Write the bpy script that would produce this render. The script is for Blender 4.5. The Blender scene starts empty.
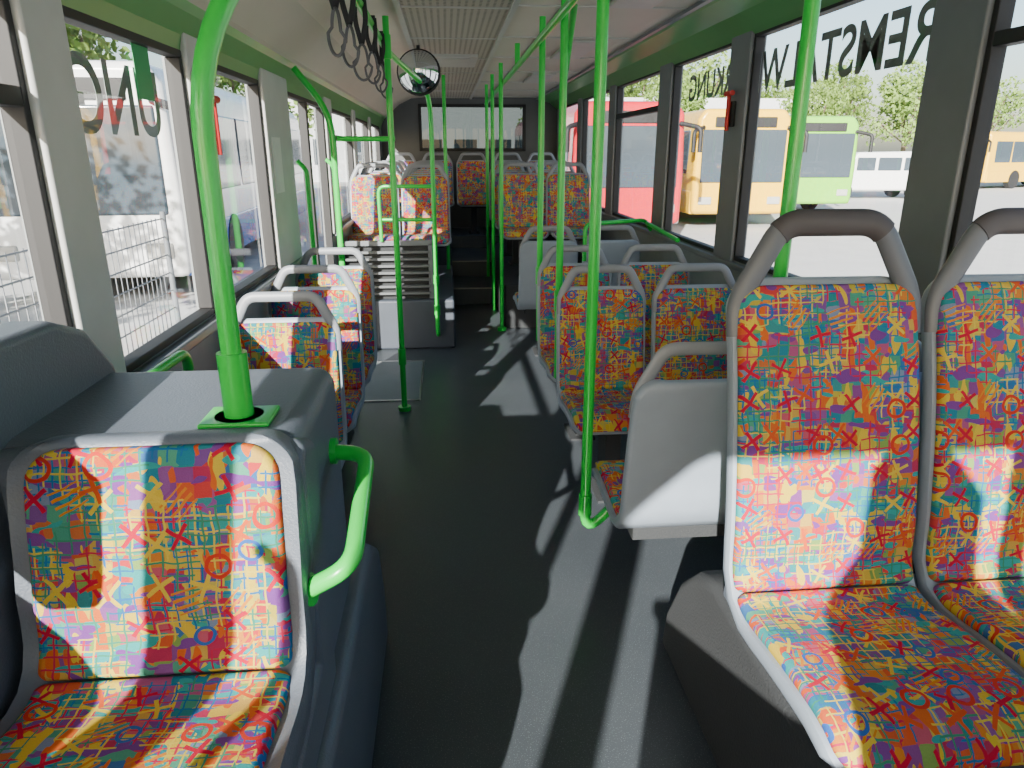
import bpy, bmesh, math, random
from mathutils import Vector, Matrix
random.seed(4)
D = bpy.data
SC = bpy.context.scene
COL = SC.collection

# ---------------------------------------------------------------- node helper
class NT(object):
    def __init__(s, name):
        s.mat_ = D.materials.new(name); s.mat_.use_nodes = True
        s.t = s.mat_.node_tree; s.t.nodes.clear()
        s.out = s.t.nodes.new('ShaderNodeOutputMaterial')
    def n(s, ty, **kw):
        x = s.t.nodes.new(ty)
        for k, v in kw.items(): setattr(x, k, v)
        return x
    def l(s, a, b): s.t.links.new(a, b)
    def m(s, op, a, b=None, c=None):
        x = s.n('ShaderNodeMath', operation=op)
        for i, v in enumerate((a, b, c)):
            if v is None: continue
            if isinstance(v, (int, float)): x.inputs[i].default_value = v
            else: s.l(v, x.inputs[i])
        return x.outputs[0]
    def mix(s, f, a, b):
        x = s.n('ShaderNodeMix', data_type='RGBA')
        for i, v in ((0, f), (6, a), (7, b)):
            if isinstance(v, (int, float)): x.inputs[i].default_value = v
            elif isinstance(v, tuple): x.inputs[i].default_value = (*v, 1)
            else: s.l(v, x.inputs[i])
        return x.outputs[2]

def mat(name, col, rough=.5, metal=0, var=.12, scale=8, bump=0, bscale=60, spec=.5, coat=0):
    N = NT(name)
    p = N.n('ShaderNodeBsdfPrincipled')
    tc = N.n('ShaderNodeTexCoord')
    no = N.n('ShaderNodeTexNoise'); no.inputs['Scale'].default_value = scale; no.inputs['Detail'].default_value = 5
    N.l(tc.outputs['Object'], no.inputs['Vector'])
    a = tuple(max(0, c*(1-var)) for c in col); b = tuple(min(1, c*(1+var)) for c in col)
    N.l(N.mix(no.outputs[0], a, b), p.inputs['Base Color'])
    p.inputs['Roughness'].default_value = rough; p.inputs['Metallic'].default_value = metal
    p.inputs['Specular IOR Level'].default_value = spec
    p.inputs['Coat Weight'].default_value = coat
    if bump:
        nb = N.n('ShaderNodeTexNoise'); nb.inputs['Scale'].default_value = bscale; nb.inputs['Detail'].default_value = 3
        N.l(tc.outputs['Object'], nb.inputs['Vector'])
        bp = N.n('ShaderNodeBump'); bp.inputs['Strength'].default_value = bump; bp.inputs['Distance'].default_value = .003
        N.l(nb.outputs[0], bp.inputs['Height']); N.l(bp.outputs[0], p.inputs['Normal'])
    N.l(p.outputs[0], N.out.inputs[0])
    return N.mat_

def fabric():
    N = NT('moquette_fabric')
    p = N.n('ShaderNodeBsdfPrincipled'); p.inputs['Roughness'].default_value = .9
    p.inputs['Specular IOR Level'].default_value = .1
    tc = N.n('ShaderNodeTexCoord'); uv = tc.outputs['UV']
    oi = N.n('ShaderNodeObjectInfo')
    sh = N.n('ShaderNodeVectorMath', operation='SCALE')
    cx = N.n('ShaderNodeCombineXYZ'); N.l(oi.outputs['Random'], cx.inputs[0]); cx.inputs[1].default_value = .37
    N.l(cx.outputs[0], sh.inputs[0]); sh.inputs['Scale'].default_value = 7
    ad = N.n('ShaderNodeVectorMath', operation='ADD'); N.l(uv, ad.inputs[0]); N.l(sh.outputs[0], ad.inputs[1])
    uv = ad.outputs[0]
    nz = N.n('ShaderNodeTexNoise', noise_dimensions='2D'); nz.inputs['Scale'].default_value = 18; N.l(uv, nz.inputs['Vector'])
    s1 = N.n('ShaderNodeVectorMath', operation='SUBTRACT'); N.l(nz.outputs['Color'], s1.inputs[0]); s1.inputs[1].default_value = (.5, .5, .5)
    s2 = N.n('ShaderNodeVectorMath', operation='SCALE'); N.l(s1.outputs[0], s2.inputs[0]); s2.inputs['Scale'].default_value = .011
    s3 = N.n('ShaderNodeVectorMath', operation='ADD'); N.l(uv, s3.inputs[0]); N.l(s2.outputs[0], s3.inputs[1])
    wuv = s3.outputs[0]
    def cells(scale, rnd, off):
        mp = N.n('ShaderNodeMapping'); mp.inputs['Location'].default_value = (off, off*.7, 0); N.l(wuv, mp.inputs[0])
        v = N.n('ShaderNodeTexVoronoi', voronoi_dimensions='2D', distance='CHEBYCHEV')
        v.inputs['Scale'].default_value = scale; v.inputs['Randomness'].default_value = rnd
        N.l(mp.outputs[0], v.inputs['Vector'])
        sp = N.n('ShaderNodeSeparateColor'); N.l(v.outputs['Color'], sp.inputs[0])
        return sp.outputs
    def ramp(f, cols):
        r = N.n('ShaderNodeValToRGB'); r.color_ramp.interpolation = 'CONSTANT'
        e = r.color_ramp.elements
        while len(e) < len(cols): e.new(.5)
        for i, c in enumerate(cols):
            e[i].position = i/len(cols); e[i].color = (*c, 1)
        N.l(f, r.inputs[0]); return r.outputs[0]
    c1 = cells(34, .3, 0); c2 = cells(15, .8, 5.1)
    warm = ramp(c1[0], [(.58,.10,.03),(.58,.40,.05),(.42,.03,.09),(.60,.20,.03),(.22,.06,.24),(.48,.09,.14),(.54,.34,.07),(.20,.33,.08),(.54,.05,.05),(.50,.41,.09),(.04,.25,.27)])
    cool = ramp(c1[1], [(.02,.22,.25),(.18,.07,.28),(.08,.32,.21),(.04,.14,.34),(.46,.38,.05),(.24,.08,.28),(.06,.29,.20),(.18,.24,.37),(.02,.20,.29),(.36,.08,.20),(.52,.14,.04)])
    sel = N.m('GREATER_THAN', c2[2], .46)
    col = N.mix(sel, warm, cool)
    def blob(scale, thr, c, off, stretch=(1, 1)):
        nonlocal col
        mp = N.n('ShaderNodeMapping'); mp.inputs['Location'].default_value = (off, off*1.7, 0)
        mp.inputs['Scale'].default_value = (stretch[0], stretch[1], 1); N.l(wuv, mp.inputs[0])
        q = N.n('ShaderNodeTexNoise', noise_dimensions='2D'); q.inputs['Scale'].default_value = scale; q.inputs['Detail'].default_value = 1
        N.l(mp.outputs[0], q.inputs['Vector'])
        col = N.mix(N.m('GREATER_THAN', q.outputs[0], thr), col, c)
    blob(27, .64, (.62,.44,.04), 3.1, (1, .4))
    blob(29, .65, (.62,.13,.02), 8.3, (1, .35))
    blob(27, .65, (.03,.32,.31), 5.7, (.4, 1))
    blob(26, .66, (.18,.05,.27), 15.7, (.5, 1))
    sx = N.n('ShaderNodeSeparateXYZ'); N.l(wuv, sx.inputs[0])
    def grid(fr, w, c, off, thr, ns):
        nonlocal col
        gx = N.m('LESS_THAN', N.m('FRACT', N.m('MULTIPLY', sx.outputs[0], fr)), w)
        gy = N.m('LESS_THAN', N.m('FRACT', N.m('MULTIPLY', sx.outputs[1], fr)), w)
        g = N.m('MAXIMUM', gx, gy)
        mp = N.n('ShaderNodeMapping'); mp.inputs['Location'].default_value = (off, off, 0); N.l(uv, mp.inputs[0])
        q = N.n('ShaderNodeTexNoise', noise_dimensions='2D'); q.inputs['Scale'].default_value = ns; q.inputs['Detail'].default_value = 0
        N.l(mp.outputs[0], q.inputs['Vector'])
        g = N.m('MULTIPLY', g, N.m('GREATER_THAN', q.outputs[0], thr))
        col = N.mix(g, col, c)
    grid(44, .14, (.02,.15,.36), 1.3, .53, 9)
    grid(42, .14, (.52,.02,.07), 6.3, .55, 9)
    grid(38, .12, (.64,.48,.06), 11.3, .57, 9)
    grid(42, .13, (.04,.25,.15), 21.3, .58, 9)
    sw = N.n('ShaderNodeSeparateXYZ'); N.l(wuv, sw.inputs[0])
    def glyph(sc, kind, c, seed, prob, w):
        nonlocal col
        px = N.m('MULTIPLY_ADD', sw.outputs[0], sc, seed); py = N.m('MULTIPLY_ADD', sw.outputs[1], sc, seed*.61)
        cxx = N.m('FLOOR', px); cyy = N.m('FLOOR', py)
        cb = N.n('ShaderNodeCombineXYZ'); N.l(cxx, cb.inputs[0]); N.l(cyy, cb.inputs[1]); cb.inputs[2].default_value = seed
        wn = N.n('ShaderNodeTexWhiteNoise', noise_dimensions='3D'); N.l(cb.outputs[0], wn.inputs['Vector'])
        sp = N.n('ShaderNodeSeparateColor'); N.l(wn.outputs['Color'], sp.inputs[0])
        fx = N.m('SUBTRACT', N.m('FRACT', px), N.m('MULTIPLY_ADD', sp.outputs[0], .2, .4))
        fy = N.m('SUBTRACT', N.m('FRACT', py), N.m('MULTIPLY_ADD', sp.outputs[1], .2, .4))
        if kind == 'o':
            r = N.m('SQRT', N.m('ADD', N.m('MULTIPLY', fx, fx), N.m('MULTIPLY', fy, fy)))
            g = N.m('LESS_THAN', N.m('ABSOLUTE', N.m('SUBTRACT', r, .22)), w)
        else:
            an = N.m('MULTIPLY_ADD', sp.outputs[0], 1.0, .35)
            co = N.m('COSINE', an); si = N.m('SINE', an)
            xr = N.m('ABSOLUTE', N.m('SUBTRACT', N.m('MULTIPLY', fx, co), N.m('MULTIPLY', fy, si)))
            yr = N.m('ABSOLUTE', N.m('ADD', N.m('MULTIPLY', fx, si), N.m('MULTIPLY', fy, co)))
            g = N.m('MULTIPLY', N.m('LESS_THAN', N.m('MINIMUM', xr, yr), w), N.m('LESS_THAN', N.m('MAXIMUM', xr, yr), .33))
            if kind == 's':
                g = N.m('MULTIPLY', N.m('LESS_THAN', N.m('ABSOLUTE', N.m('SUBTRACT', N.m('FRACT', N.m('MULTIPLY', xr, 7)), .5)), .2),
                        N.m('MULTIPLY', N.m('LESS_THAN', yr, .3), N.m('LESS_THAN', xr, .22)))
        g = N.m('MULTIPLY', g, N.m('LESS_THAN', sp.outputs[2], prob))
        col = N.mix(g, col, c)
    glyph(11, 's', (.62,.22,.02), 2.3, .28, .05)
    glyph(12, 'x', (.66,.48,.05), 9.7, .30, .042)
    glyph(13, 'x', (.50,.01,.04), 4.1, .40, .048)
    glyph(12.5, 'x', (.62,.09,.02), 14.9, .22, .045)
    glyph(11, 'o', (.58,.04,.02), 7.7, .22, .04)
    glyph(13, 'o', (.03,.12,.42), 17.7, .12, .04)
    wv = N.n('ShaderNodeTexNoise', noise_dimensions='2D'); wv.inputs['Scale'].default_value = 400; N.l(uv, wv.inputs['Vector'])
    col = N.mix(N.m('MULTIPLY', wv.outputs[0], .2), col, (.03,.02,.04))
    N.l(col, p.inputs['Base Color'])
    bp = N.n('ShaderNodeBump'); bp.inputs['Strength'].default_value = .25; bp.inputs['Distance'].default_value = .002
    N.l(wv.outputs[0], bp.inputs['Height']); N.l(bp.outputs[0], p.inputs['Normal'])
    N.l(p.outputs[0], N.out.inputs[0])
    return N.mat_

def glass_mat(name, tint=(.95,.97,.96), refl=1.0):
    N = NT(name)
    tr = N.n('ShaderNodeBsdfTransparent'); tr.inputs[0].default_value = (*tint, 1)
    gl = N.n('ShaderNodeBsdfGlossy'); gl.inputs['Roughness'].default_value = .01
    lw = N.n('ShaderNodeLayerWeight')
    no = N.n('ShaderNodeTexNoise'); no.inputs['Scale'].default_value = 3
    f = N.m('MULTIPLY_ADD', N.m('POWER', lw.outputs['Facing'], 5), .85*refl, N.m('MULTIPLY_ADD', no.outputs[0], .02*refl, .05*refl))
    mx = N.n('ShaderNodeMixShader')
    N.l(f, mx.inputs[0]); N.l(tr.outputs[0], mx.inputs[1]); N.l(gl.outputs[0], mx.inputs[2]); N.l(mx.outputs[0], N.out.inputs[0])
    return N.mat_

def floor_mat():
    N = NT('speckled_vinyl_floor')
    p = N.n('ShaderNodeBsdfPrincipled'); tc = N.n('ShaderNodeTexCoord')
    a = N.n('ShaderNodeTexNoise'); a.inputs['Scale'].default_value = 260; a.inputs['Detail'].default_value = 2; N.l(tc.outputs['Object'], a.inputs[0])
    b = N.n('ShaderNodeTexNoise'); b.inputs['Scale'].default_value = 2.5; b.inputs['Detail'].default_value = 6; N.l(tc.outputs['Object'], b.inputs[0])
    c = N.mix(b.outputs[0], (.046,.055,.066), (.078,.090,.103))
    c = N.mix(N.m('GREATER_THAN', a.outputs[0], .64), c, (.16,.18,.20))
    N.l(c, p.inputs['Base Color'])
    N.l(N.m('MULTIPLY_ADD', b.outputs[0], .25, .24), p.inputs['Roughness'])
    bp = N.n('ShaderNodeBump'); bp.inputs['Strength'].default_value = .2; bp.inputs['Distance'].default_value = .002
    N.l(a.outputs[0], bp.inputs['Height']); N.l(bp.outputs[0], p.inputs['Normal'])
    N.l(p.outputs[0], N.out.inputs[0]); return N.mat_

def perf_mat():
    N = NT('perforated_ceiling_panel')
    p = N.n('ShaderNodeBsdfPrincipled'); p.inputs['Roughness'].default_value = .6; tc = N.n('ShaderNodeTexCoord')
    s = N.n('ShaderNodeSeparateXYZ'); N.l(tc.outputs['Object'], s.inputs[0])
    def f(o): return N.m('SUBTRACT', N.m('FRACT', N.m('MULTIPLY', o, 28)), .5)
    fx, fy = f(s.outputs[0]), f(s.outputs[1])
    r = N.m('SQRT', N.m('ADD', N.m('MULTIPLY', fx, fx), N.m('MULTIPLY', fy, fy)))
    N.l(N.mix(N.m('LESS_THAN', r, .24), (.40,.37,.31), (.08,.08,.08)), p.inputs['Base Color'])
    N.l(p.outputs[0], N.out.inputs[0]); return N.mat_

M = dict(
 fab=fabric(), glass=glass_mat('window_glass'), dglass=glass_mat('tinted_rear_glass', (.05,.06,.06), .3),
 floor=floor_mat(), perf=perf_mat(),
 shell=mat('seat_shell_plastic', (.28,.33,.40), .42, bump=.15, bscale=300),
 handle=mat('seat_handle_dark', (.12,.13,.155), .42, bump=.1),
 handle2=mat('seat_handle_grey', (.24,.26,.295), .42),
 pad=mat('handle_pad_rubber', (.07,.062,.068), .55),
 box=mat('moulded_housing_plastic', (.115,.135,.17), .42, bump=.35, bscale=220, var=.08),
 boxd=mat('housing_carpet', (.032,.035,.039), .85, bump=.7, bscale=150),
 podf=mat('podium_front_panel', (.06,.072,.095), .5, bump=.2),
 wall=mat('wall_panel_grey', (.22,.24,.25), .5, bump=.1),
 wallr=mat('rear_wall_panel', (.09,.095,.10), .5, bump=.1),
 pillar=mat('pillar_trim_sunlit', (.50,.51,.51), .45),  # left pillars: sunlit look put into the colour as a paler grey
 pillard=mat('pillar_trim_dark', (.16,.175,.195), .4),
 ceil=mat('ceiling_panel_beige', (.48,.45,.385), .5, var=.08, scale=3),
 green=mat('grab_rail_green', (.02,.57,.06), .28, var=.05, coat=.3),
 gpanel=mat('green_cove_panel', (.11,.32,.11), .35, var=.08),
 rubber=mat('black_rubber', (.015,.015,.017), .6),
 slat=mat('grille_slat_grey', (.13,.14,.15), .5),
 strap=mat('strap_loop_grey', (.10,.10,.11), .5),
 steel=mat('brushed_steel', (.45,.46,.47), .3, metal=1),
 red=mat('red_plastic', (.6,.02,.02), .4),
 lite=mat('light_grey_plastic', (.44,.44,.42), .45),
 mirror=mat('mirror_surface', (.75,.78,.82), .04, metal=1, var=.01),
 asphalt=mat('pale_asphalt', (.56,.56,.55), .9, var=.12, scale=1.5, bump=.4, bscale=40),
 leaf=mat('tree_leaves', (.16,.26,.05), .7, var=.5, scale=1.2),
 bark=mat('tree_bark', (.12,.09,.06), .9, bump=.6),
 facade=mat('building_render', (.68,.64,.56), .8),
 facade2=mat('building_facade_grey', (.60,.62,.64), .7),
 darkglass=mat('dark_vehicle_glass', (.05,.07,.09), .08, var=.05),
 busred=mat('bus_paint_red', (.60,.015,.03), .25, coat=.4), busyel=mat('bus_paint_yellow', (.85,.50,.015), .25, coat=.4),
 busgrn=mat('bus_paint_green', (.20,.56,.04), .25, coat=.4), buswht=mat('bus_paint_white', (.78,.79,.80), .25, coat=.4),
 busblu=mat('bus_paint_blue', (.03,.12,.45), .25, coat=.4),
 letter=mat('window_letter_film', (.13,.16,.15), .5), plate=mat('floor_plate_grey', (.15,.17,.18), .5, bump=.3),
 paper=mat('notice_paper', (.75,.75,.72), .7), signgreen=mat('sign_green', (.02,.35,.12), .5),
 edge=mat('step_edge_grey', (.35,.34,.30), .5),
)

# ---------------------------------------------------------------- mesh helpers
def newobj(name, me, parent=None):
    o = D.objects.new(name, me); COL.objects.link(o)
    if parent: o.parent = parent
    return o
def empty(name, loc=(0,0,0), rz=0):
    e = D.objects.new(name, None); e.location = loc; e.rotation_euler = (0,0,rz); e.empty_display_size = .1
    COL.objects.link(e); return e
def finish(bm, name, mats, parent=None, bevel=0, smooth=True, seg=3):
    bmesh.ops.recalc_face_normals(bm, faces=bm.faces)
    me = D.meshes.new(name); bm.to_mesh(me); bm.free()
    for m in mats: me.materials.append(m)
    if smooth:
        for p in me.polygons: p.use_smooth = True
    o = newobj(name, me, parent)
    if bevel:
        b = o.modifiers.new('bevel', 'BEVEL'); b.width = bevel; b.segments = seg; b.limit_method = 'ANGLE'; b.angle_limit = math.radians(35)
    if smooth:
        w = o.modifiers.new('wn', 'WEIGHTED_NORMAL'); w.keep_sharp = True
    return o
def addbox(bm, lo, hi, mi=0):
    vs = [bm.verts.new((x, y, z)) for x in (lo[0], hi[0]) for y in (lo[1], hi[1]) for z in (lo[2], hi[2])]
    for q in ((0,1,3,2),(4,6,7,5),(0,4,5,1),(2,3,7,6),(0,2,6,4),(1,5,7,3)):
        f = bm.faces.new([vs[i] for i in q]); f.material_index = mi
    return vs
def boxes(name, bl, mats, parent=None, bevel=0, seg=3):
    bm = bmesh.new()
    for b in bl:
        addbox(bm, b[0], b[1], b[2] if len(b) > 2 else 0)
    return finish(bm, name, mats if isinstance(mats, list) else [mats], parent, bevel, smooth=bevel > 0, seg=seg)
def quads(name, ql, m, parent=None):
    bm = bmesh.new()
    for q in ql: bm.faces.new([bm.verts.new(v) for v in q])
    me = D.meshes.new(name); bm.to_mesh(me); bm.free(); me.materials.append(m)
    return newobj(name, me, parent)
def prism(name, prof, axis, a, b, mats, parent=None, bevel=0, seg=3):
    bm = bmesh.new()
    mk = (lambda p, t: (t, p[0], p[1])) if axis == 'x' else ((lambda p, t: (p[0], t, p[1])) if axis == 'y' else (lambda p, t: (p[0], p[1], t)))
    A = [bm.verts.new(mk(p, a)) for p in prof]; B = [bm.verts.new(mk(p, b)) for p in prof]
    bm.faces.new(A); bm.faces.new(B[::-1]); n = len(prof)
    for i in range(n): bm.faces.new((A[i], B[i], B[(i+1) % n], A[(i+1) % n]))
    return finish(bm, name, mats if isinstance(mats, list) else [mats], parent, bevel, smooth=bevel > 0, seg=seg)
def fillet(pts, r, n=6):
    pts = [Vector(p) for p in pts]; out = [pts[0]]
    for i in range(1, len(pts)-1):
        p = pts[i]; a = pts[i-1]-p; b = pts[i+1]-p
        rr = min(r, a.length*.49, b.length*.49)
        A = p+a.normalized()*rr; B = p+b.normalized()*rr
        for k in range(n+1):
            t = k/n; out.append(A*(1-t)**2+p*2*t*(1-t)+B*t*t)
    out.append(pts[-1]); return out
def addtube(bm, pts, r, mi=0, seg=12, ry=None):
    ry = ry or r; rings = []; up = None
    for i, p in enumerate(pts):
        t = (pts[min(i+1, len(pts)-1)]-pts[max(i-1, 0)]).normalized()
        if up is None:
            up = Vector((0, 1, 0)) if abs(t.y) < .8 else Vector((1, 0, 0))
        up = (up-t*up.dot(t)).normalized(); sd = t.cross(up)
        rings.append([bm.verts.new(p+sd*(math.cos(2*math.pi*k/seg)*r)+up*(math.sin(2*math.pi*k/seg)*ry)) for k in range(seg)])
    for a, b in zip(rings, rings[1:]):
        for k in range(seg):
            f = bm.faces.new((a[k], a[(k+1) % seg], b[(k+1) % seg], b[k])); f.material_index = mi
    f = bm.faces.new(rings[0][::-1]); f.material_index = mi
    f = bm.faces.new(rings[-1]); f.material_index = mi
def tubes(name, lst, m, parent=None, r=.0175, rad=.12):
    bm = bmesh.new()
    for L in lst:
        if L[0] == 's': addtube(bm, [Vector(L[1]), Vector(L[2])], L[3], 0, 16)
        else: addtube(bm, fillet(L, rad), r, 0, 14)
    me_ = finish(bm, name, [m], parent)
    me_.modifiers.clear()
    try: me_.data.set_sharp_from_angle(angle=math.radians(50))
    except Exception: pass
    return me_

# ---------------------------------------------------------------- seats
def crom(P, n=7):
    P = [Vector((0, *p)) for p in P]; Q = [P[0]*2-P[1]]+P+[P[-1]*2-P[-2]]; out = []
    for i in range(1, len(Q)-2):
        for k in range(n):
            t = k/n; a, b, c, d = Q[i-1], Q[i], Q[i+1], Q[i+2]
            out.append(.5*((2*b)+(c-a)*t+(2*a-5*b+4*c-d)*t*t+(3*b-a-3*c+d)*t**3))
    out.append(P[-1]); return out
def slab(bm, path, s0, s1, W, th, off, dish, rc, mi, uvl, wt=1.0, rc2=None, edge=.014):
    L = [0]
    for a, b in zip(path, path[1:]): L.append(L[-1]+(b-a).length)
    T = L[-1]
    def at(s):
        s = max(0, min(T, s))
        for i in range(len(L)-1):
            if L[i+1] >= s:
                t = (s-L[i])/(L[i+1]-L[i]); return path[i].lerp(path[i+1], t)
        return path[-1]
    rc2 = rc2 or rc
    n = 20
    base = [s0+(s1-s0)*i/n for i in range(n+1)]
    ext = [s0+rc*x for x in (.04,.12,.25,.45,.7)]+[s1-rc2*x for x in (.04,.12,.25,.45,.7)]
    st = sorted(set(base+ext))
    rings = []
    for s in st:
        p = at(s); t = (at(s+.012)-at(s-.012)).normalized()
        nrm = Vector((0, -t.z, t.y))
        d0, d1 = s-s0, s1-s; red = 0
        if d0 < rc: red = rc-math.sqrt(max(0, rc*rc-(rc-d0)**2))
        if d1 < rc2: red = max(red, rc2-math.sqrt(max(0, rc2*rc2-(rc2-d1)**2)))
        fr = (s-s0)/(s1-s0); w = W*(1+(wt-1)*fr)/2-red
        dm = min(d0, d1); k = min(1, dm/.02); tt = th*(.45+.55*math.sqrt(max(0, 1-(1-k)**2)))
        e = min(edge, tt*.5); ring = []
        nx = 8
        xs = [(-1+2*i/nx)*(w-e) for i in range(nx+1)]
        half = W/2
        for x in xs: ring.append((x, off+tt/2+dish*(x/half)**4))
        ring.append((w-e*.3, off+tt/2-e*.3+dish)); ring.append((w, off+tt/2-e+dish)); ring.append((w, off-tt/2+e))
        ring.append((w-e*.3, off-tt/2+e*.3))
        for x in (w-e, 0, -(w-e)): ring.append((x, off-tt/2))
        ring.append((-(w-e*.3), off-tt/2+e*.3)); ring.append((-w, off-tt/2+e)); ring.append((-w, off+tt/2-e+dish)); ring.append((-(w-e*.3), off+tt/2-e*.3+dish))
        rings.append([(bm.verts.new(p+nrm*o+Vector((x, 0, 0))), x, s) for x, o in ring])
    m = len(rings[0])
    def face(vs):
        f = bm.faces.new([v[0] for v in vs]); f.material_index = mi; f.smooth = True
        for lp, v in zip(f.loops, vs): lp[uvl].uv = (v[1], v[2])
    for a, b in zip(rings, rings[1:]):
        for k in range(m): face((a[k], a[(k+1) % m], b[(k+1) % m], b[k]))
    face(rings[0][::-1]); face(rings[-1])

def seat_mesh(name, H=.48, W=.415, Wsh=.446, depth=.46, rec=.07, handle=.11, hr=.015, hmat='handle2', shmat='shell', ped=0.40, pad=False, sh_th=.03, sdish=.010, htop=.5, hfil=.35, topm=.022, beam=False):
    bm = bmesh.new(); uvl = bm.loops.layers.uv.new('UVMap')
    d = depth
    P = [(-d, -.045), (-d+.02, -.008), (-d+.08, .012), (-d*.5, .004), (-.10, -.012), (-.035, .012), (0, .075), (.008, .16), (rec*.3, H*.5), (rec*.6, H*.75), (rec, H), (rec+.006, H+.03)]
    path = crom(P)
    L = [0]
    for a, b in zip(path, path[1:]): L.append(L[-1]+(b-a).length)
    T = L[-1]
    sb = [l for l, p in zip(L, path) if p.y > -.04][0]
    slab(bm, path, 0, T-.004, Wsh, sh_th, -sh_th/2-.004, sdish, .06, 1, uvl, wt=.97, rc2=.07)
    slab(bm, path, .012, sb-.003, W, .034, .010, 0, .05, 0, uvl, rc2=.02)
    slab(bm, path, sb+.003, T-topm, W, .034, .010, 0, .02, 0, uvl, wt=.97, rc2=.06)
    top = path[-1]
    if handle:
        hw = Wsh*.97/2-.018
        y0 = top.y-sh_th*.5
        zt = top.z-.02+handle
        pts = [Vector((-hw, y0-.018, top.z-.13)), Vector((-hw, y0, top.z-.05)), Vector((-hw*htop, y0+.012, zt)),
               Vector((hw*htop, y0+.012, zt)), Vector((hw, y0, top.z-.05)), Vector((hw, y0-.018, top.z-.13))]
        q = fillet(pts, handle*hfil, 8)
        addtube(bm, q, hr*1.35, 2, 14, hr*.8)
        if pad:
            q = [v for v in q if v.z > zt-.024]
            addtube(bm, q, hr*1.5, 3, 14, hr*.95)
    if ped or beam:
        addbox(bm, (-Wsh*.36, -d+.07, -.075), (Wsh*.36, -.04, -.03), 4)
    if ped:
        addbox(bm, (-.035, -d*.68, -ped), (.035, -d*.34, -.07), 4)
        addbox(bm, (-.07, -d*.78, -ped-.010), (.07, -d*.25, -ped+.002), 4)
    for f in bm.faces: f.smooth = True
    bmesh.ops.recalc_face_normals(bm, faces=bm.faces)
    me = D.meshes.new(name); bm.to_mesh(me); bm.free()
    for m in (M['fab'], M[shmat], M[hmat], M['pad'], M['boxd']): me.materials.append(m)
    try: me.set_sharp_from_angle(angle=math.radians(50))
    except Exception: pass
    return me
SEAT_HI = seat_mesh('high_back_seat_mesh', H=.69, W=.436, Wsh=.462, depth=.50, rec=.15, handle=.14, hr=.020, hmat='handle', ped=.06, pad=True, sh_th=.035, htop=.55, hfil=.33)
SEAT_LO = seat_mesh('low_back_seat_mesh', H=.48, ped=.42, handle=.10, htop=.66)
SEAT_CAN = seat_mesh('cantilever_seat_mesh', H=.48, ped=0, beam=True, handle=.10, htop=.66)
SEAT_POD = seat_mesh('podium_seat_mesh', H=.50, ped=.41, handle=.095, htop=.66)
SEAT_FL = seat_mesh('housing_seat_mesh', H=.395, W=.425, Wsh=.49, depth=.46, rec=.06, handle=0, ped=.0, sh_th=.06, sdish=.024, shmat='box', topm=.018)
def seat(me, x, y, z, rear=False):
    o = D.objects.new('bus_seat', me); COL.objects.link(o); o.location = (x, y, z)
    o.rotation_euler = (0, 0, math.pi if rear else 0)
    return o
seat(SEAT_HI, .858, 1.40, .56); seat(SEAT_HI, 1.335, 1.40, .56)
for x in (.725, 1.195): seat(SEAT_CAN, x, 1.93, .44, True)
for y in (3.27, 4.02):
    for x in (.73, 1.20): seat(SEAT_LO, x, y, .43)
for x in (.74, 1.21): seat(SEAT_LO, x, 5.30, .43, True)
for y in (2.70, 3.38, 4.03): seat(SEAT_LO, -.645, y, .43)
for y in (6.65, 7.40, 8.15, 8.90):
    for x in (-.645, -.19): seat(SEAT_POD, x, y, .83)
for y in (7.10, 7.85, 8.60):
    for x in (.72, 1.19): seat(SEAT_POD, x, y, .83)
for x in (-.60, -.12, .36, .84, 1.31): seat(SEAT_POD, x, 10.05, .92)
seat(SEAT_FL, -.505, 1.10, .67)

# ---------------------------------------------------------------- floor and podiums
XL, XR, YF, YR = -.88, 1.59, -1.6, 10.6
boxes('floor', [((XL-.06, YF, -.06), (XR+.06, YR+.06, 0))], M['floor'])
boxes('podium', [((XL+.004, 5.72, 0), (.04, 7.6, .41))], M['podf'], bevel=.02)
boxes('podium', [((XL+.004, 7.6, 0), (.04, 9.5, .41)), ((.50, 6.35, 0), (XR-.004, 9.5, .41))], M['boxd'], bevel=.015)
boxes('aisle_step', [((.04, 7.5, 0), (.50, 8.3, .17)), ((.04, 8.3, 0), (.50, 9.5, .34)), ((XL+.004, 9.5, 0), (XR-.004, YR-.004, .50))], M['floor'], bevel=.006)
boxes('step_edge_strip', [((.045, 7.49, .165), (.495, 7.53, .176)), ((.045, 8.29, .335), (.495, 8.33, .346))], M['edge'], bevel=.003)
boxes('wheelchair_ramp_plate', [((-.80, 4.45, 0), (-.22, 5.35, .004)), ((-.815, 4.43, 0), (-.205, 4.45, .006), 1), ((-.815, 5.35, 0), (-.205, 5.37, .006), 1), ((-.22, 4.45, 0), (-.205, 5.35, .006), 1)], [M['plate'], M['steel']])
boxes('seat_mount_frame', [((.60, 2.02, .335), (XR-.003, 2.10, .375)), ((.60, 2.22, .335), (XR-.003, 2.30, .375)), ((1.42, 1.98, .0), (1.50, 2.34, .35))], M['boxd'], bevel=.01)
g = empty('slatted_panel', (0, 0, 0))  # horizontal stripes built as slats over a dark backing
boxes('frame', [((-.86, 5.76, .41), (-.82, 5.80, .86)), ((-.16, 5.76, .41), (-.12, 5.80, .86)), ((-.86, 5.76, .84), (-.12, 5.80, .88))], M['pillard'], g, bevel=.005)
boxes('slats', [((-.83, 5.745, .45+i*.055), (-.15, 5.795, .47+i*.055)) for i in range(7)], M['slat'], g, bevel=.003)
boxes('backing', [((-.83, 5.80, .41), (-.15, 5.81, .85))], M['boxd'], g)

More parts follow.
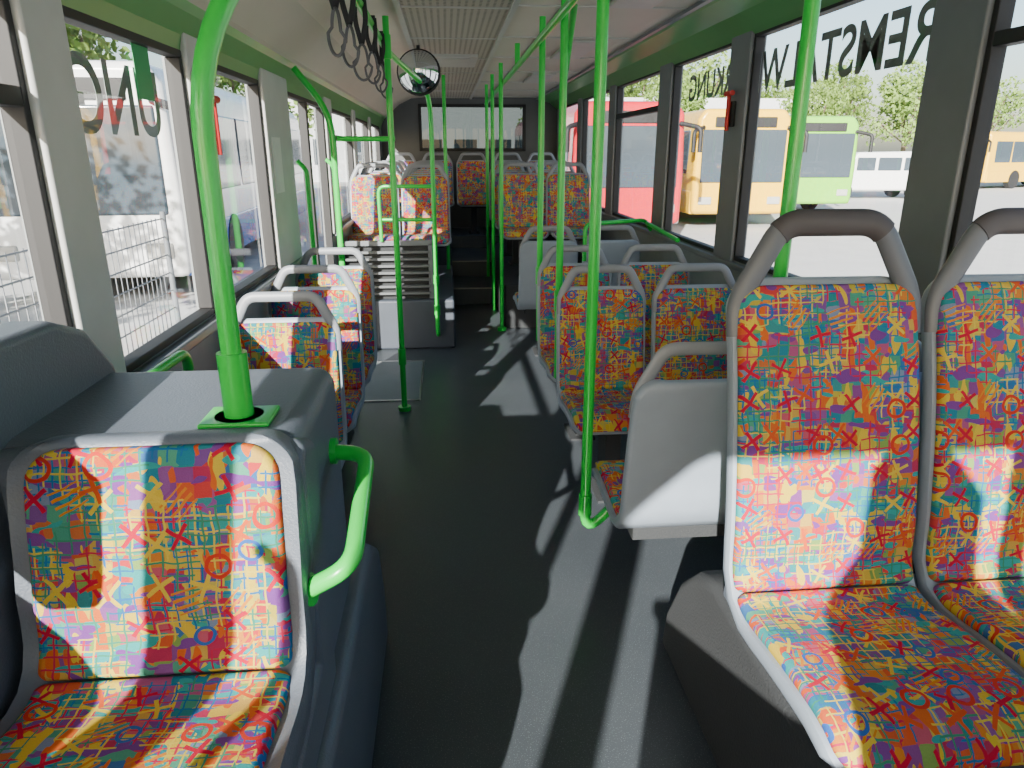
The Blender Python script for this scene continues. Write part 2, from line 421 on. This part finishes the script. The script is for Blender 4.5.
# ---------------------------------------------------------------- left wheel housing with seat
h = empty('wheel_housing_left')
X0 = XL+.003
boxes('upper_cover', [((X0, 1.19, .35), (-.275, 1.665, 1.07))], M['box'], h, bevel=.045, seg=5)
prism('lower_arch', [(.55,0),(2.05,0),(2.03,.22),(1.95,.40),(1.80,.50),(.62,.50),(.56,.42)], 'x', X0, -.235, M['box'], h, bevel=.03, seg=4)
prism('window_side_hump', [(.6,1.02),(1.66,1.04),(1.665,1.08),(1.56,1.19),(1.44,1.235),(.6,1.26)], 'x', X0, -.775, M['box'], h, bevel=.03, seg=4)
prism('seat_surround', [(.66,.40),(1.30,.40),(1.30,1.03),(1.19,1.07),(1.16,1.03),(1.15,.62),(.70,.58)], 'x', -.86, -.262, M['box'], h, bevel=.03, seg=4)
prism('side_wing', [(.60,.45),(1.22,.45),(1.22,1.07),(1.12,1.05),(1.03,.90),(.93,.80),(.60,.78)], 'x', X0, -.765, M['box'], h, bevel=.035, seg=4)
boxes('wing_slot', [((-.768, .90, .66), (-.762, 1.0, .74))], M['rubber'], h, bevel=.002)
tubes('grab_handle', [[(-.29,1.50,.91),(-.19,1.47,.915),(-.185,1.12,.85),(-.27,1.13,.80)],
      ('s', (-.262,1.13,.80), (-.285,1.135,.795), .03), ('s', (-.262,1.503,.91), (-.29,1.503,.91), .03)], M['green'], h, r=.0175, rad=.06)

h2 = empty('wheel_housing_right')
prism('arch_cover', [(.35,0),(1.93,0),(1.90,.15),(1.80,.32),(1.68,.43),(1.55,.47),(.42,.47),(.36,.40)], 'x', .665, XR-.003, M['boxd'], h2, bevel=.03, seg=4)
boxes('seat_plinth', [((.68,.85,.46),(1.55,1.52,.50))], M['box'], h2, bevel=.01)

# ---------------------------------------------------------------- walls & windows
ZS = .975
def wall(name, xi, xo, ops, ztop, m, y0=YF, y1=YR):
    bl = []; cur = y0
    for (a, b, z0, z1) in ops:
        if a > cur: bl.append(((min(xi,xo), cur, -.06), (max(xi,xo), a, ztop)))
        bl.append(((min(xi,xo), a, -.06), (max(xi,xo), b, z0)))
        bl.append(((min(xi,xo), a, z1), (max(xi,xo), b, ztop)))
        cur = b
    bl.append(((min(xi,xo), cur, -.06), (max(xi,xo), y1, ztop)))
    return boxes(name, bl, m)
TL, TR = 1.875, 2.13
OL = [(-1.50,-.15,.04,TL),(.02,1.70,ZS,TL),(1.88,2.70,ZS,TL),(2.90,3.74,ZS,TL),(4.30,5.60,.04,TL),(5.90,7.2,ZS,TL),(7.42,8.7,ZS,TL),(8.95,10.2,ZS,TL)]
OR = [(-1.35,-.10,ZS,TR),(.15,2.15,ZS,TR),(2.39,3.86,ZS,TR),(4.12,5.20,ZS,TR),(5.48,6.9,ZS,TR),(7.15,8.6,ZS,TR),(8.85,10.2,ZS,TR)]
wall('wall_left', XL, XL-.06, OL, 2.30, M['wall'])
wall('wall_right', XR, XR+.06, OR, 2.30, M['wall'])
def trim(name, xi, s, ops, m, top):
    bl = []
    for (a, b, *_), (c, d, *_) in zip(ops, ops[1:]):
        bl.append(((min(xi, xi+s*.025), b-.003, ZS-.02), (max(xi, xi+s*.025), c+.003, top)))
    return boxes(name, bl, m, bevel=.008)
trim('trim_1', XL, 1, OL, M['pillar'], 1.93)
trim('trim_2', XR, -1, OR, M['pillard'], 2.15)
wi = [0]; di = [0]
def window(xi, xo, a, b, z0, z1, hop=None, door=False):
    if door: di[0] += 1; e = empty('door_%d' % di[0])
    else: wi[0] += 1; e = empty('window_%d' % wi[0])
    s = 1 if xi < 0 else -1
    x0, x1 = sorted((xi+s*.006, xi-s*.045)); g = .024
    bl = [((x0,a,z0),(x1,b,z0+g)),((x0,a,z1-g),(x1,b,z1)),((x0,a,z0+g),(x1,a+g,z1-g)),((x0,b-g,z0+g),(x1,b,z1-g))]
    if hop: bl.append(((x0,a+g,hop-.02),(x1,b-g,hop+.02)))
    if door:
        c = (a+b)/2; bl += [((x0,c-.03,z0+g),(x1,c+.03,z1-g)), ((x0,a+g,z0+g),(x1,b-g,z0+.16))]
    boxes('frame', bl, M['rubber'], e, bevel=.004)
    xm = xi-s*.028
    quads('glass', [[(xm,a+.01,z0+.01),(xm,b-.01,z0+.01),(xm,b-.01,z1-.01),(xm,a+.01,z1-.01)]], M['glass'], e)
    if door:
        tubes('door_rails', [[(xi+s*.02,a+.12,.5),(xi+s*.07,a+.12,.55),(xi+s*.07,a+.12,1.45),(xi+s*.02,a+.12,1.5)],
                             [(xi+s*.02,b-.12,.5),(xi+s*.07,b-.12,.55),(xi+s*.07,b-.12,1.45),(xi+s*.02,b-.12,1.5)]], M['green'], e, r=.014, rad=.05)
for i, (a, b, z0, z1) in enumerate(OL):
    window(XL, XL-.06, a, b, z0, z1, hop=1.66 if i in (1, 5) else None, door=(z0 < .5))
for i, (a, b, z0, z1) in enumerate(OR):
    window(XR, XR+.06, a, b, z0, z1, hop=1.86 if i in (1, 4) else None)
boxes('trim_3', [((XL, 1.67, ZS-.04), (XL+.04, 4.28, ZS-.005)), ((XL, 5.62, ZS-.04), (XL+.04, YR, ZS-.005))], M['pillard'], bevel=.008)
boxes('trim_4', [((XR-.04, YF, ZS-.04), (XR, YR, ZS-.005))], M['pillard'], bevel=.008)
boxes('wall_rear', [((XL,YR,0),(XR,YR+.06,1.58)),((XL,YR,2.16),(XR,YR+.06,2.30)),((XL,YR,1.58),(-.32,YR+.06,2.16)),((1.10,YR,1.58),(XR,YR+.06,2.16))], M['wallr'])
wi[0] += 1; e = empty('window_%d' % wi[0])
boxes('frame', [((-.34,YR-.02,1.56),(1.12,YR+.02,1.60)),((-.34,YR-.02,2.14),(1.12,YR+.02,2.18)),((-.36,YR-.02,1.56),(-.32,YR+.02,2.18)),((1.10,YR-.02,1.56),(1.14,YR+.02,2.18))], M['rubber'], e, bevel=.005)
quads('glass', [[(-.33,YR+.02,1.59),(1.11,YR+.02,1.59),(1.11,YR+.02,2.15),(-.33,YR+.02,2.15)]], M['dglass'], e)
boxes('wall_front', [((XL-.06,YF-.06,-.06),(XR+.06,YF,.80)),((XL-.06,YF-.06,2.22),(XR+.06,YF,2.30)),((XL-.06,YF-.06,.8),(XL+.04,YF,2.22)),((XR-.04,YF-.06,.8),(XR+.06,YF,2.22)),((.30,YF-.05,.8),(.34,YF-.01,2.22))], M['pillard'])
wi[0] += 1; e = empty('window_%d' % wi[0])
quads('glass', [[(XL+.03,YF-.03,.79),(XR-.03,YF-.03,.79),(XR-.03,YF-.03,2.23),(XL+.03,YF-.03,2.23)]], M['glass'], e)
cab = empty('cab_shade_partition')  # unseen partition added so its shadow falls on the window-side seat
boxes('panel', [((.62,-.45,0),(XR-.004,-.41,1.10)),((.60,-1.2,0),(.64,-.41,1.05))], M['box'], cab, bevel=.01)
boxes('post', [((.60,-.46,1.0),(.65,-.40,2.25)),((.65,-.45,1.10),(XR-.004,-.41,1.14))], M['pillard'], cab, bevel=.006)
quads('screen', [[(.65,-.43,1.14),(XR-.02,-.43,1.14),(XR-.02,-.43,2.2),(.65,-.43,2.2)]], M['glass'], cab)
boxes('sun_blocker_desk', [((-.28,-.88,0),(.59,-.48,1.10)),((-.30,-.90,1.10),(.60,-.46,1.14))], M['box'], bevel=.015)  # unseen desk added behind the camera to block sunlight on the floor
tm = empty('head_shadow_blocker')  # unseen block added to throw a head-like shadow on the right front seat
prism('housing', [(.13,1.143),(.51,1.143),(.53,1.35),(.43,1.48),(.42,1.70),(.36,1.78),(.27,1.78),(.21,1.70),(.20,1.48),(.11,1.35)], 'y', -.74, -.52, M['box'], tm, bevel=.02)
boxes('blocker_display', [((.24,-.522,1.52),(.39,-.512,1.68))], M['darkglass'], tm, bevel=.004)
boxes('blocker_slot', [((.22,-.522,1.24),(.42,-.512,1.28))], M['rubber'], tm, bevel=.003)

# ---------------------------------------------------------------- ceiling
prof = [(XL,1.86,1),(-.865,1.92,1),(-.83,1.985,1),(-.80,2.005,0),(-.79,2.02,0),(-.62,2.17,0),(-.45,2.25,0),(-.22,2.27,0),(-.21,2.255,3),(.36,2.255,3),(.37,2.27,0),(1.20,2.27,0),(1.32,2.262,2),(1.33,2.24,1),(1.47,2.205,1),(1.56,2.14,1),(XR,2.115,1)]
bm = bmesh.new()
A = [bm.verts.new((x,YF,z)) for x,z,_ in prof]; B = [bm.verts.new((x,YR,z)) for x,z,_ in prof]
mi = {1:1, 0:0, 3:2, 2:1}
for i in range(len(prof)-1):
    f = bm.faces.new((A[i],B[i],B[i+1],A[i+1])); f.material_index = mi[prof[i][2]]
me = D.meshes.new('ceiling'); bm.to_mesh(me); bm.free()
for m in (M['ceil'], M['gpanel'], M['perf']): me.materials.append(m)
newobj('ceiling', me)
boxes('roof', [((XL-.06,YF-.06,2.30),(XR+.06,YR+.06,2.36))], M['buswht'])
bl = []
for y in [.9+i*1.05 for i in range(10)]:
    bl += [((.37,y,2.262),(1.30,y+.012,2.271)), ((-.22,y,2.250),(.37,y+.02,2.256))]
bl += [((-.235,YF,2.245),(-.205,YR,2.262)), ((.355,YF,2.245),(.385,YR,2.262))]
boxes('trim_5', bl, M['lite'])
boxes('trim_6', [((.62,YF,2.262),(.64,YR,2.270)), ((1.28,YF,2.245),(1.31,YR,2.268))], M['pillard'])
boxes('roof_hatch', [((-.12,5.9,2.235),(.27,6.6,2.258)), ((-.06,5.96,2.228),(.21,6.54,2.24))], M['lite'], bevel=.01)
boxes('ceiling_lamp', [((.85,y,2.25),(1.08,y+.9,2.272)) for y in (3.1,5.2,7.3)], M['lite'], bevel=.008)

# ---------------------------------------------------------------- grab rails
G = M['green']
def sl(x, y, z0, z1, r=.024): return ('s', (x,y,z0), (x,y,z1), r)
tubes('grab_pole', [[(-.402,1.30,1.06),(-.402,1.30,1.71),(-.20,1.43,2.03),(-.12,1.5,2.24)], sl(-.402,1.30,1.065,1.20,.027), sl(-.402,1.30,1.062,1.078,.045)], G, r=.0185, rad=.14)
boxes('pole_flange', [((-.465,1.25,1.068),(-.337,1.35,1.078))], G, bevel=.004)
tubes('grab_pole', [[(-.62,4.24,0),(-.62,4.24,1.75),(-.80,4.24,1.98)], sl(-.62,4.24,0,.03,.04)], G, rad=.2)
tubes('grab_pole', [[(-.30,4.26,0),(-.30,4.26,2.24)], sl(-.30,4.26,0,.025,.04), sl(-.30,4.26,.30,.40), sl(-.30,4.26,2.03,2.15)], G)
tubes('grab_rail', [[(-.33,.2,2.12),(-.33,4.7,2.12),(-.10,5.66,1.98),(-.10,5.66,.15),(-.10,5.72,.12)], [(-.33,.25,2.12),(-.33,.25,2.24)], [(-.33,2.2,2.12),(-.33,2.2,2.24)], sl(-.10,5.66,.30,.38), sl(-.10,5.66,.55,.62)], G, rad=.25)
tubes('grab_rail', [[(-.28,4.26,1.62),(-.60,4.26,1.62)], [(-.10,5.66,1.30),(-.52,5.70,1.30),(-.52,5.74,.88)], [(-.10,5.66,1.05),(-.50,5.70,1.05)]], G, r=.014, rad=.06)
tubes('grab_pole', [[(.60,2.28,.355),(.468,2.27,.22),(.468,2.27,2.12),(.52,2.27,2.24)], sl(.468,2.27,.30,.38), sl(.468,2.27,1.98,2.06)], G, r=.0185, rad=.10)
tubes('grab_pole', [[(.54,3.44,.45),(.54,3.44,2.24)], sl(.54,3.44,.8,.9)], G)
tubes('grab_pole', [[(.54,4.20,.45),(.54,4.20,2.24)], sl(.54,4.2,.8,.9)], G)
tubes('grab_pole', [[(.47,6.30,.0),(.47,6.30,2.24)], sl(.47,6.3,0,.03,.04)], G)
tubes('grab_pole', [[(.46,8.25,.17),(.46,8.25,2.24)]], G)
tubes('grab_pole', [[(.0,7.3,.41),(.0,7.3,2.24)]], G)
tubes('grab_pole', [[(.0,8.8,.41),(.0,8.8,2.24)]], G)
tubes('grab_pole', [[(.455,7.2,.0),(.455,7.2,2.24)]], G)
tubes('grab_pole', [[(.862,1.78,.45),(.862,1.78,2.24)]], G, r=.0185)
tubes('grab_rail', [[(.50,.4,2.10),(.50,9.2,2.10)], [(.50,.45,2.10),(.50,.45,2.24)], [(.54,3.44,1.86),(.66,3.9,2.24)], [(.50,5.2,2.10),(.50,5.2,2.24)]], G, rad=.15)
tubes('grab_rail', [[(1.56,5.45,.98),(1.50,5.40,1.06),(.98,5.10,1.06),(.98,5.10,.80)], [(1.50,4.6,1.0),(1.50,5.35,1.04)]], G, r=.015, rad=.06)
tubes('wall_handle', [[(-.87,1.72,.90),(-.80,1.74,.985),(-.78,2.10,.99),(-.80,2.16,.90),(-.87,2.18,.88)]], G, r=.015, rad=.06)
tubes('wall_handle', [[(1.585,1.75,.72),(1.55,1.75,.86),(1.55,2.2,.86),(1.585,2.2,.72)]], G, r=.015, rad=.05)

def strap(y, x=-.33, dz=0, tw=0):
    bm = bmesh.new()
    addtube(bm, fillet([(x-.018,y,2.14),(x-.022,y,2.06),(x,y,1.985+dz)], .03), .010, 0, 8, .003)
    addtube(bm, fillet([(x+.018,y,2.14),(x+.022,y,2.06),(x,y,1.985+dz)], .03), .010, 0, 8, .003)
    addtube(bm, [Vector((x-.022,y,2.14)), Vector((x+.022,y,2.14))], .012, 0, 8, .008)
    lp = [Vector((x+math.cos(tw)*.036*math.sin(t)*(1.1 if math.cos(t) < 0 else .6), y+math.sin(tw)*.036*math.sin(t), 1.92+dz+.068*math.cos(t))) for t in [2*math.pi*i/24 for i in range(25)]]
    addtube(bm, lp, .0055, 1, 8)
    o = finish(bm, 'hanging_strap', [M['rubber'], M['strap']]); o.modifiers.clear()
for y in (2.5, 2.85, 3.25, 3.7, 4.15, 4.5): strap(y, dz=random.uniform(-.02,.01), tw=random.uniform(-.9,.9))
mo = empty('convex_mirror', (-.17,5.45,2.08))
bm = bmesh.new(); bmesh.ops.create_uvsphere(bm, u_segments=28, v_segments=14, radius=.145)
for v in bm.verts: v.co.y *= .55
bmesh.ops.delete(bm, geom=[v for v in bm.verts if v.co.y > .002], context='VERTS')
o = finish(bm, 'mirror_dome', [M['mirror']], mo); o.modifiers.clear(); o.rotation_euler = (.15,0,.1)
tubes('bezel', [[(math.cos(t)*.145,0,math.sin(t)*.145) for t in [2*math.pi*i/32 for i in range(33)]]], M['rubber'], mo, r=.009, rad=.001)
tubes('bracket', [[(0,.0,.13),(0,.02,.18)]], M['rubber'], mo, r=.012)

def hammer(x, y, z, s):
    hh = empty('emergency_hammer', (x, y, z))
    boxes('holder', [((0,-.035,-.10),(s*.02,.035,.03))] if s > 0 else [((s*.02,-.035,-.10),(0,.035,.03))], M['rubber'], hh, bevel=.006)
    tubes('shaft', [[(s*.032,0,-.12),(s*.032,0,.07)]], M['red'], hh, r=.011)
    tubes('head', [[(s*.032,-.045,.07),(s*.032,.045,.07)]], M['red'], hh, r=.014)
hammer(XL+.026, 2.81, 1.66, 1); hammer(XR-.026, 4.0, 1.78, -1)
boxes('notice_card', [((XL+.025,3.80,1.35),(XL+.029,3.98,1.62))], M['paper'])
boxes('exit_sign', [((XL-.02,2.35,1.70),(XL-.018,2.47,1.86))], M['signgreen'])
def text(body, loc, rot, size, align='LEFT'):
    c = D.curves.new('window_lettering', 'FONT'); c.body = body; c.size = size; c.align_x = align; c.extrude = .0008; c.offset = .004
    c.materials.append(M['letter'])
    o = D.objects.new('window_lettering', c); COL.objects.link(o)
    o.matrix_world = Matrix.Translation(loc) @ rot
RX = Matrix(((0,0,1,0),(1,0,0,0),(0,1,0,0),(0,0,0,1)))
LX = Matrix(((0,0,-1,0),(-1,0,0,0),(0,1,0,0),(0,0,0,1)))
text('REMSTALWE', (XR+.033, 2.43, 1.845), RX, .27)
text('RKUNG', (XR+.033, 4.2, 1.87), RX, .22)
text('UNG', (XL-.033, 1.95, 1.60), LX, .27, 'RIGHT')

# ---------------------------------------------------------------- outside
GZ = -.36
bm = bmesh.new(); bmesh.ops.create_grid(bm, x_segments=4, y_segments=4, size=160)
o = finish(bm, 'ground', [M['asphalt']], smooth=False); o.location = (0,0,GZ)
def parked_bus(x, y, rz, paint, paint2, L=11.5):
    e = empty('parked_bus', (x,y,GZ), rz)
    prism('body', [(-1.25,.35),(1.25,.35),(1.27,1.4),(1.22,2.7),(1.05,2.95),(-1.05,2.95),(-1.22,2.7),(-1.27,1.4)], 'y', 0, L, paint, e, bevel=.12)
    boxes('lower_band', [((-1.275,.15,.35),(1.275,L-.15,.95))], paint2, e, bevel=.04)
    bl = []
    n = 7; w = (L-1)/n
    for i in range(n):
        for s in (-1, 1):
            x0, x1 = sorted((s*1.20, s*1.275)); bl.append(((x0,.5+i*w+.05,1.35),(x1,.5+(i+1)*w-.05,2.45)))
    bl.append(((-1.1,-.03,1.15),(1.1,.05,2.45))); bl.append(((-1.0,L-.04,1.5),(1.0,L+.03,2.4)))
    boxes('windows', bl, M['darkglass'], e, bevel=.05)
    boxes('destination_display', [((-.8,-.035,2.5),(.8,.03,2.75))], M['rubber'], e, bevel=.02)
    boxes('headlights', [((-1.1,-.03,.6),(-.75,.03,.8)),((.75,-.03,.6),(1.1,.03,.8))], M['lite'], e, bevel=.03)
    tubes('wheels', [('s',(s*1.0,yy,.48),(s*1.29,yy,.48),.48) for s in (-1,1) for yy in (2.6,L-3.2)], M['rubber'], e)
    tubes('mirrors', [[(-1.1,-.02,2.5),(-1.45,-.35,2.4),(-1.45,-.35,1.9)],[(1.1,-.02,2.5),(1.45,-.35,2.4),(1.45,-.35,1.9)]], M['rubber'], e, r=.05)
parked_bus(4.0, 16, .02, M['busred'], M['buswht'])
parked_bus(7.6, 18.5, 0, M['busyel'], M['busyel'])
parked_bus(11.4, 22, -.03, M['busgrn'], M['busyel'])
parked_bus(28, 38, -1.2, M['busyel'], M['busyel'])
parked_bus(41, 39, -1.2, M['buswht'], M['busblu'])
parked_bus(-4.6, 9.5, .05, M['buswht'], M['busblu'])
v = empty('parked_van', (18.3, 30.5, GZ), 1.5)
prism('body', [(-2.3,.35),(2.3,.35),(2.35,1.0),(1.6,1.15),(1.1,1.9),(-2.25,1.95),(-2.35,1.2)], 'x', -.9, .9, M['buswht'], v, bevel=.1)
boxes('windows', [((-.92,-2.0,1.15),(.92,-.9,1.7)),((-.92,-.8,1.15),(.92,.2,1.7)),((-.92,.3,1.15),(.92,1.1,1.7))], M['darkglass'], v, bevel=.05)
tubes('wheels', [('s',(s*.7,yy,.34),(s*.93,yy,.34),.34) for s in (-1,1) for yy in (-1.5,1.5)], M['rubber'], v)
bm = bmesh.new()
addtube(bm, [Vector((0,0,0)),Vector((.05,0,1.5)),Vector((0,.1,3.2))], .16, 1, 8)
cl = [(random.uniform(-1.6,1.6), random.uniform(-1.6,1.6), random.uniform(2.4,6.2), random.uniform(.8,1.5)) for _ in range(14)]
for c in cl[:7]: addtube(bm, [Vector((0,0,2)), Vector((c[0]*.5,c[1]*.5,(c[2]+2)/2)), Vector(c[:3])], .05, 1, 5)
for c in cl:
    for _ in range(230):
        d = Vector((random.gauss(0,1),random.gauss(0,1),random.gauss(0,1))).normalized()*c[3]*random.uniform(.55,1)
        p = Vector(c[:3])+d; s = random.uniform(.09,.17)
        u = Vector((random.gauss(0,1),random.gauss(0,1),random.gauss(0,1))).normalized(); w = u.orthogonal().normalized()
        bm.faces.new([bm.verts.new(p+u*s), bm.verts.new(p+w*s*.6), bm.verts.new(p-u*s), bm.verts.new(p-w*s*.6)])
TM = D.meshes.new('tree'); bm.to_mesh(TM); bm.free(); TM.materials.append(M['leaf']); TM.materials.append(M['bark'])
def tree(x, y, s):
    o = D.objects.new('tree', TM); COL.objects.link(o); o.location = (x,y,GZ); o.scale = (s,s,s); o.rotation_euler = (0,0,random.random()*6)
for i in range(14): tree(10+i*5.6, 64-i*1.0+random.uniform(-2,2), random.uniform(1.05,1.4))
for i in range(3): tree(6+i*8, 44+random.uniform(-1.5,1.5), random.uniform(.8,1.0))
for x, y, s in ((-8.5,9,.8),(-10,13,1.0),(-6.8,4.6,.6),(-10,18,1.1),(-12,24,1.2),(-8,31,1.1)): tree(x, y, s)
def building(x0, y0, x1, y1, hgt, m, face):
    e = empty('office_building')
    boxes('walls', [((x0,y0,GZ),(x1,y1,hgt))], m, e)
    bl = []
    for fz in range(int((hgt-1)/3)+1):
        z = GZ+1.1+fz*3
        if z+1.6 > hgt: break
        if face == 'x+':
            y = y0+.8
            while y+1.6 < y1: bl.append(((x1-.02,y,z),(x1+.05,y+1.5,z+1.6))); y += 2.3
        else:
            x = x0+.8
            while x+1.6 < x1: bl.append(((x,y0-.05,z),(x+1.5,y0+.02,z+1.6))); x += 2.3
    boxes('windows', bl, M['darkglass'], e)
building(-28,-8,-17,40,7,M['facade'],'x+')
building(-14,50,26,57,5,M['facade2'],'y')
fe = empty('mesh_fence')
tubes('posts', [[(-3.0,y,GZ),(-3.0,y,.95)] for y in range(-2,9,2)], M['pillard'], fe, r=.03)
bm = bmesh.new()
for i in range(90): addtube(bm, [Vector((-3.0,-2+i*.11,GZ+.1)),Vector((-3.0,-2+i*.11,.9))], .006, 0, 4)
for i in range(7): addtube(bm, [Vector((-3.0,-2,GZ+.1+i*.19)),Vector((-3.0,8,GZ+.1+i*.19))], .008, 0, 4)
o = finish(bm, 'wires', [M['pillard']], fe); o.modifiers.clear()

# ---------------------------------------------------------------- light
az = math.radians(21); el = math.radians(22)
d = Vector((math.sin(az)*math.cos(el), math.cos(az)*math.cos(el), -math.sin(el)))
s = D.lights.new('sun', 'SUN'); s.energy = 22.0; s.angle = .009; s.color = (1, .95, .87)
so = D.objects.new('sun', s); COL.objects.link(so); so.rotation_euler = d.to_track_quat('-Z','Y').to_euler(); so.location = (-6,-14,9)
w = D.worlds.new('sky'); SC.world = w; w.use_nodes = True
nt = w.node_tree; nt.nodes.clear()
ou = nt.nodes.new('ShaderNodeOutputWorld'); bg = nt.nodes.new('ShaderNodeBackground'); sk = nt.nodes.new('ShaderNodeTexSky')
sk.sky_type = 'NISHITA'; sk.sun_disc = False; sk.sun_elevation = el; sk.sun_rotation = math.pi+az; sk.air_density = 1; sk.dust_density = 2
bg.inputs[1].default_value = .42
nt.links.new(sk.outputs[0], bg.inputs[0]); nt.links.new(bg.outputs[0], ou.inputs[0])

# ---------------------------------------------------------------- camera
c = D.cameras.new('camera'); c.sensor_width = 36; c.lens = 24.96; c.clip_start = .02; c.clip_end = 500
co = D.objects.new('camera', c); COL.objects.link(co)
co.location = (0,0,1.55); co.rotation_euler = (math.radians(90-18.1), 0, math.radians(-5.1))
SC.camera = co
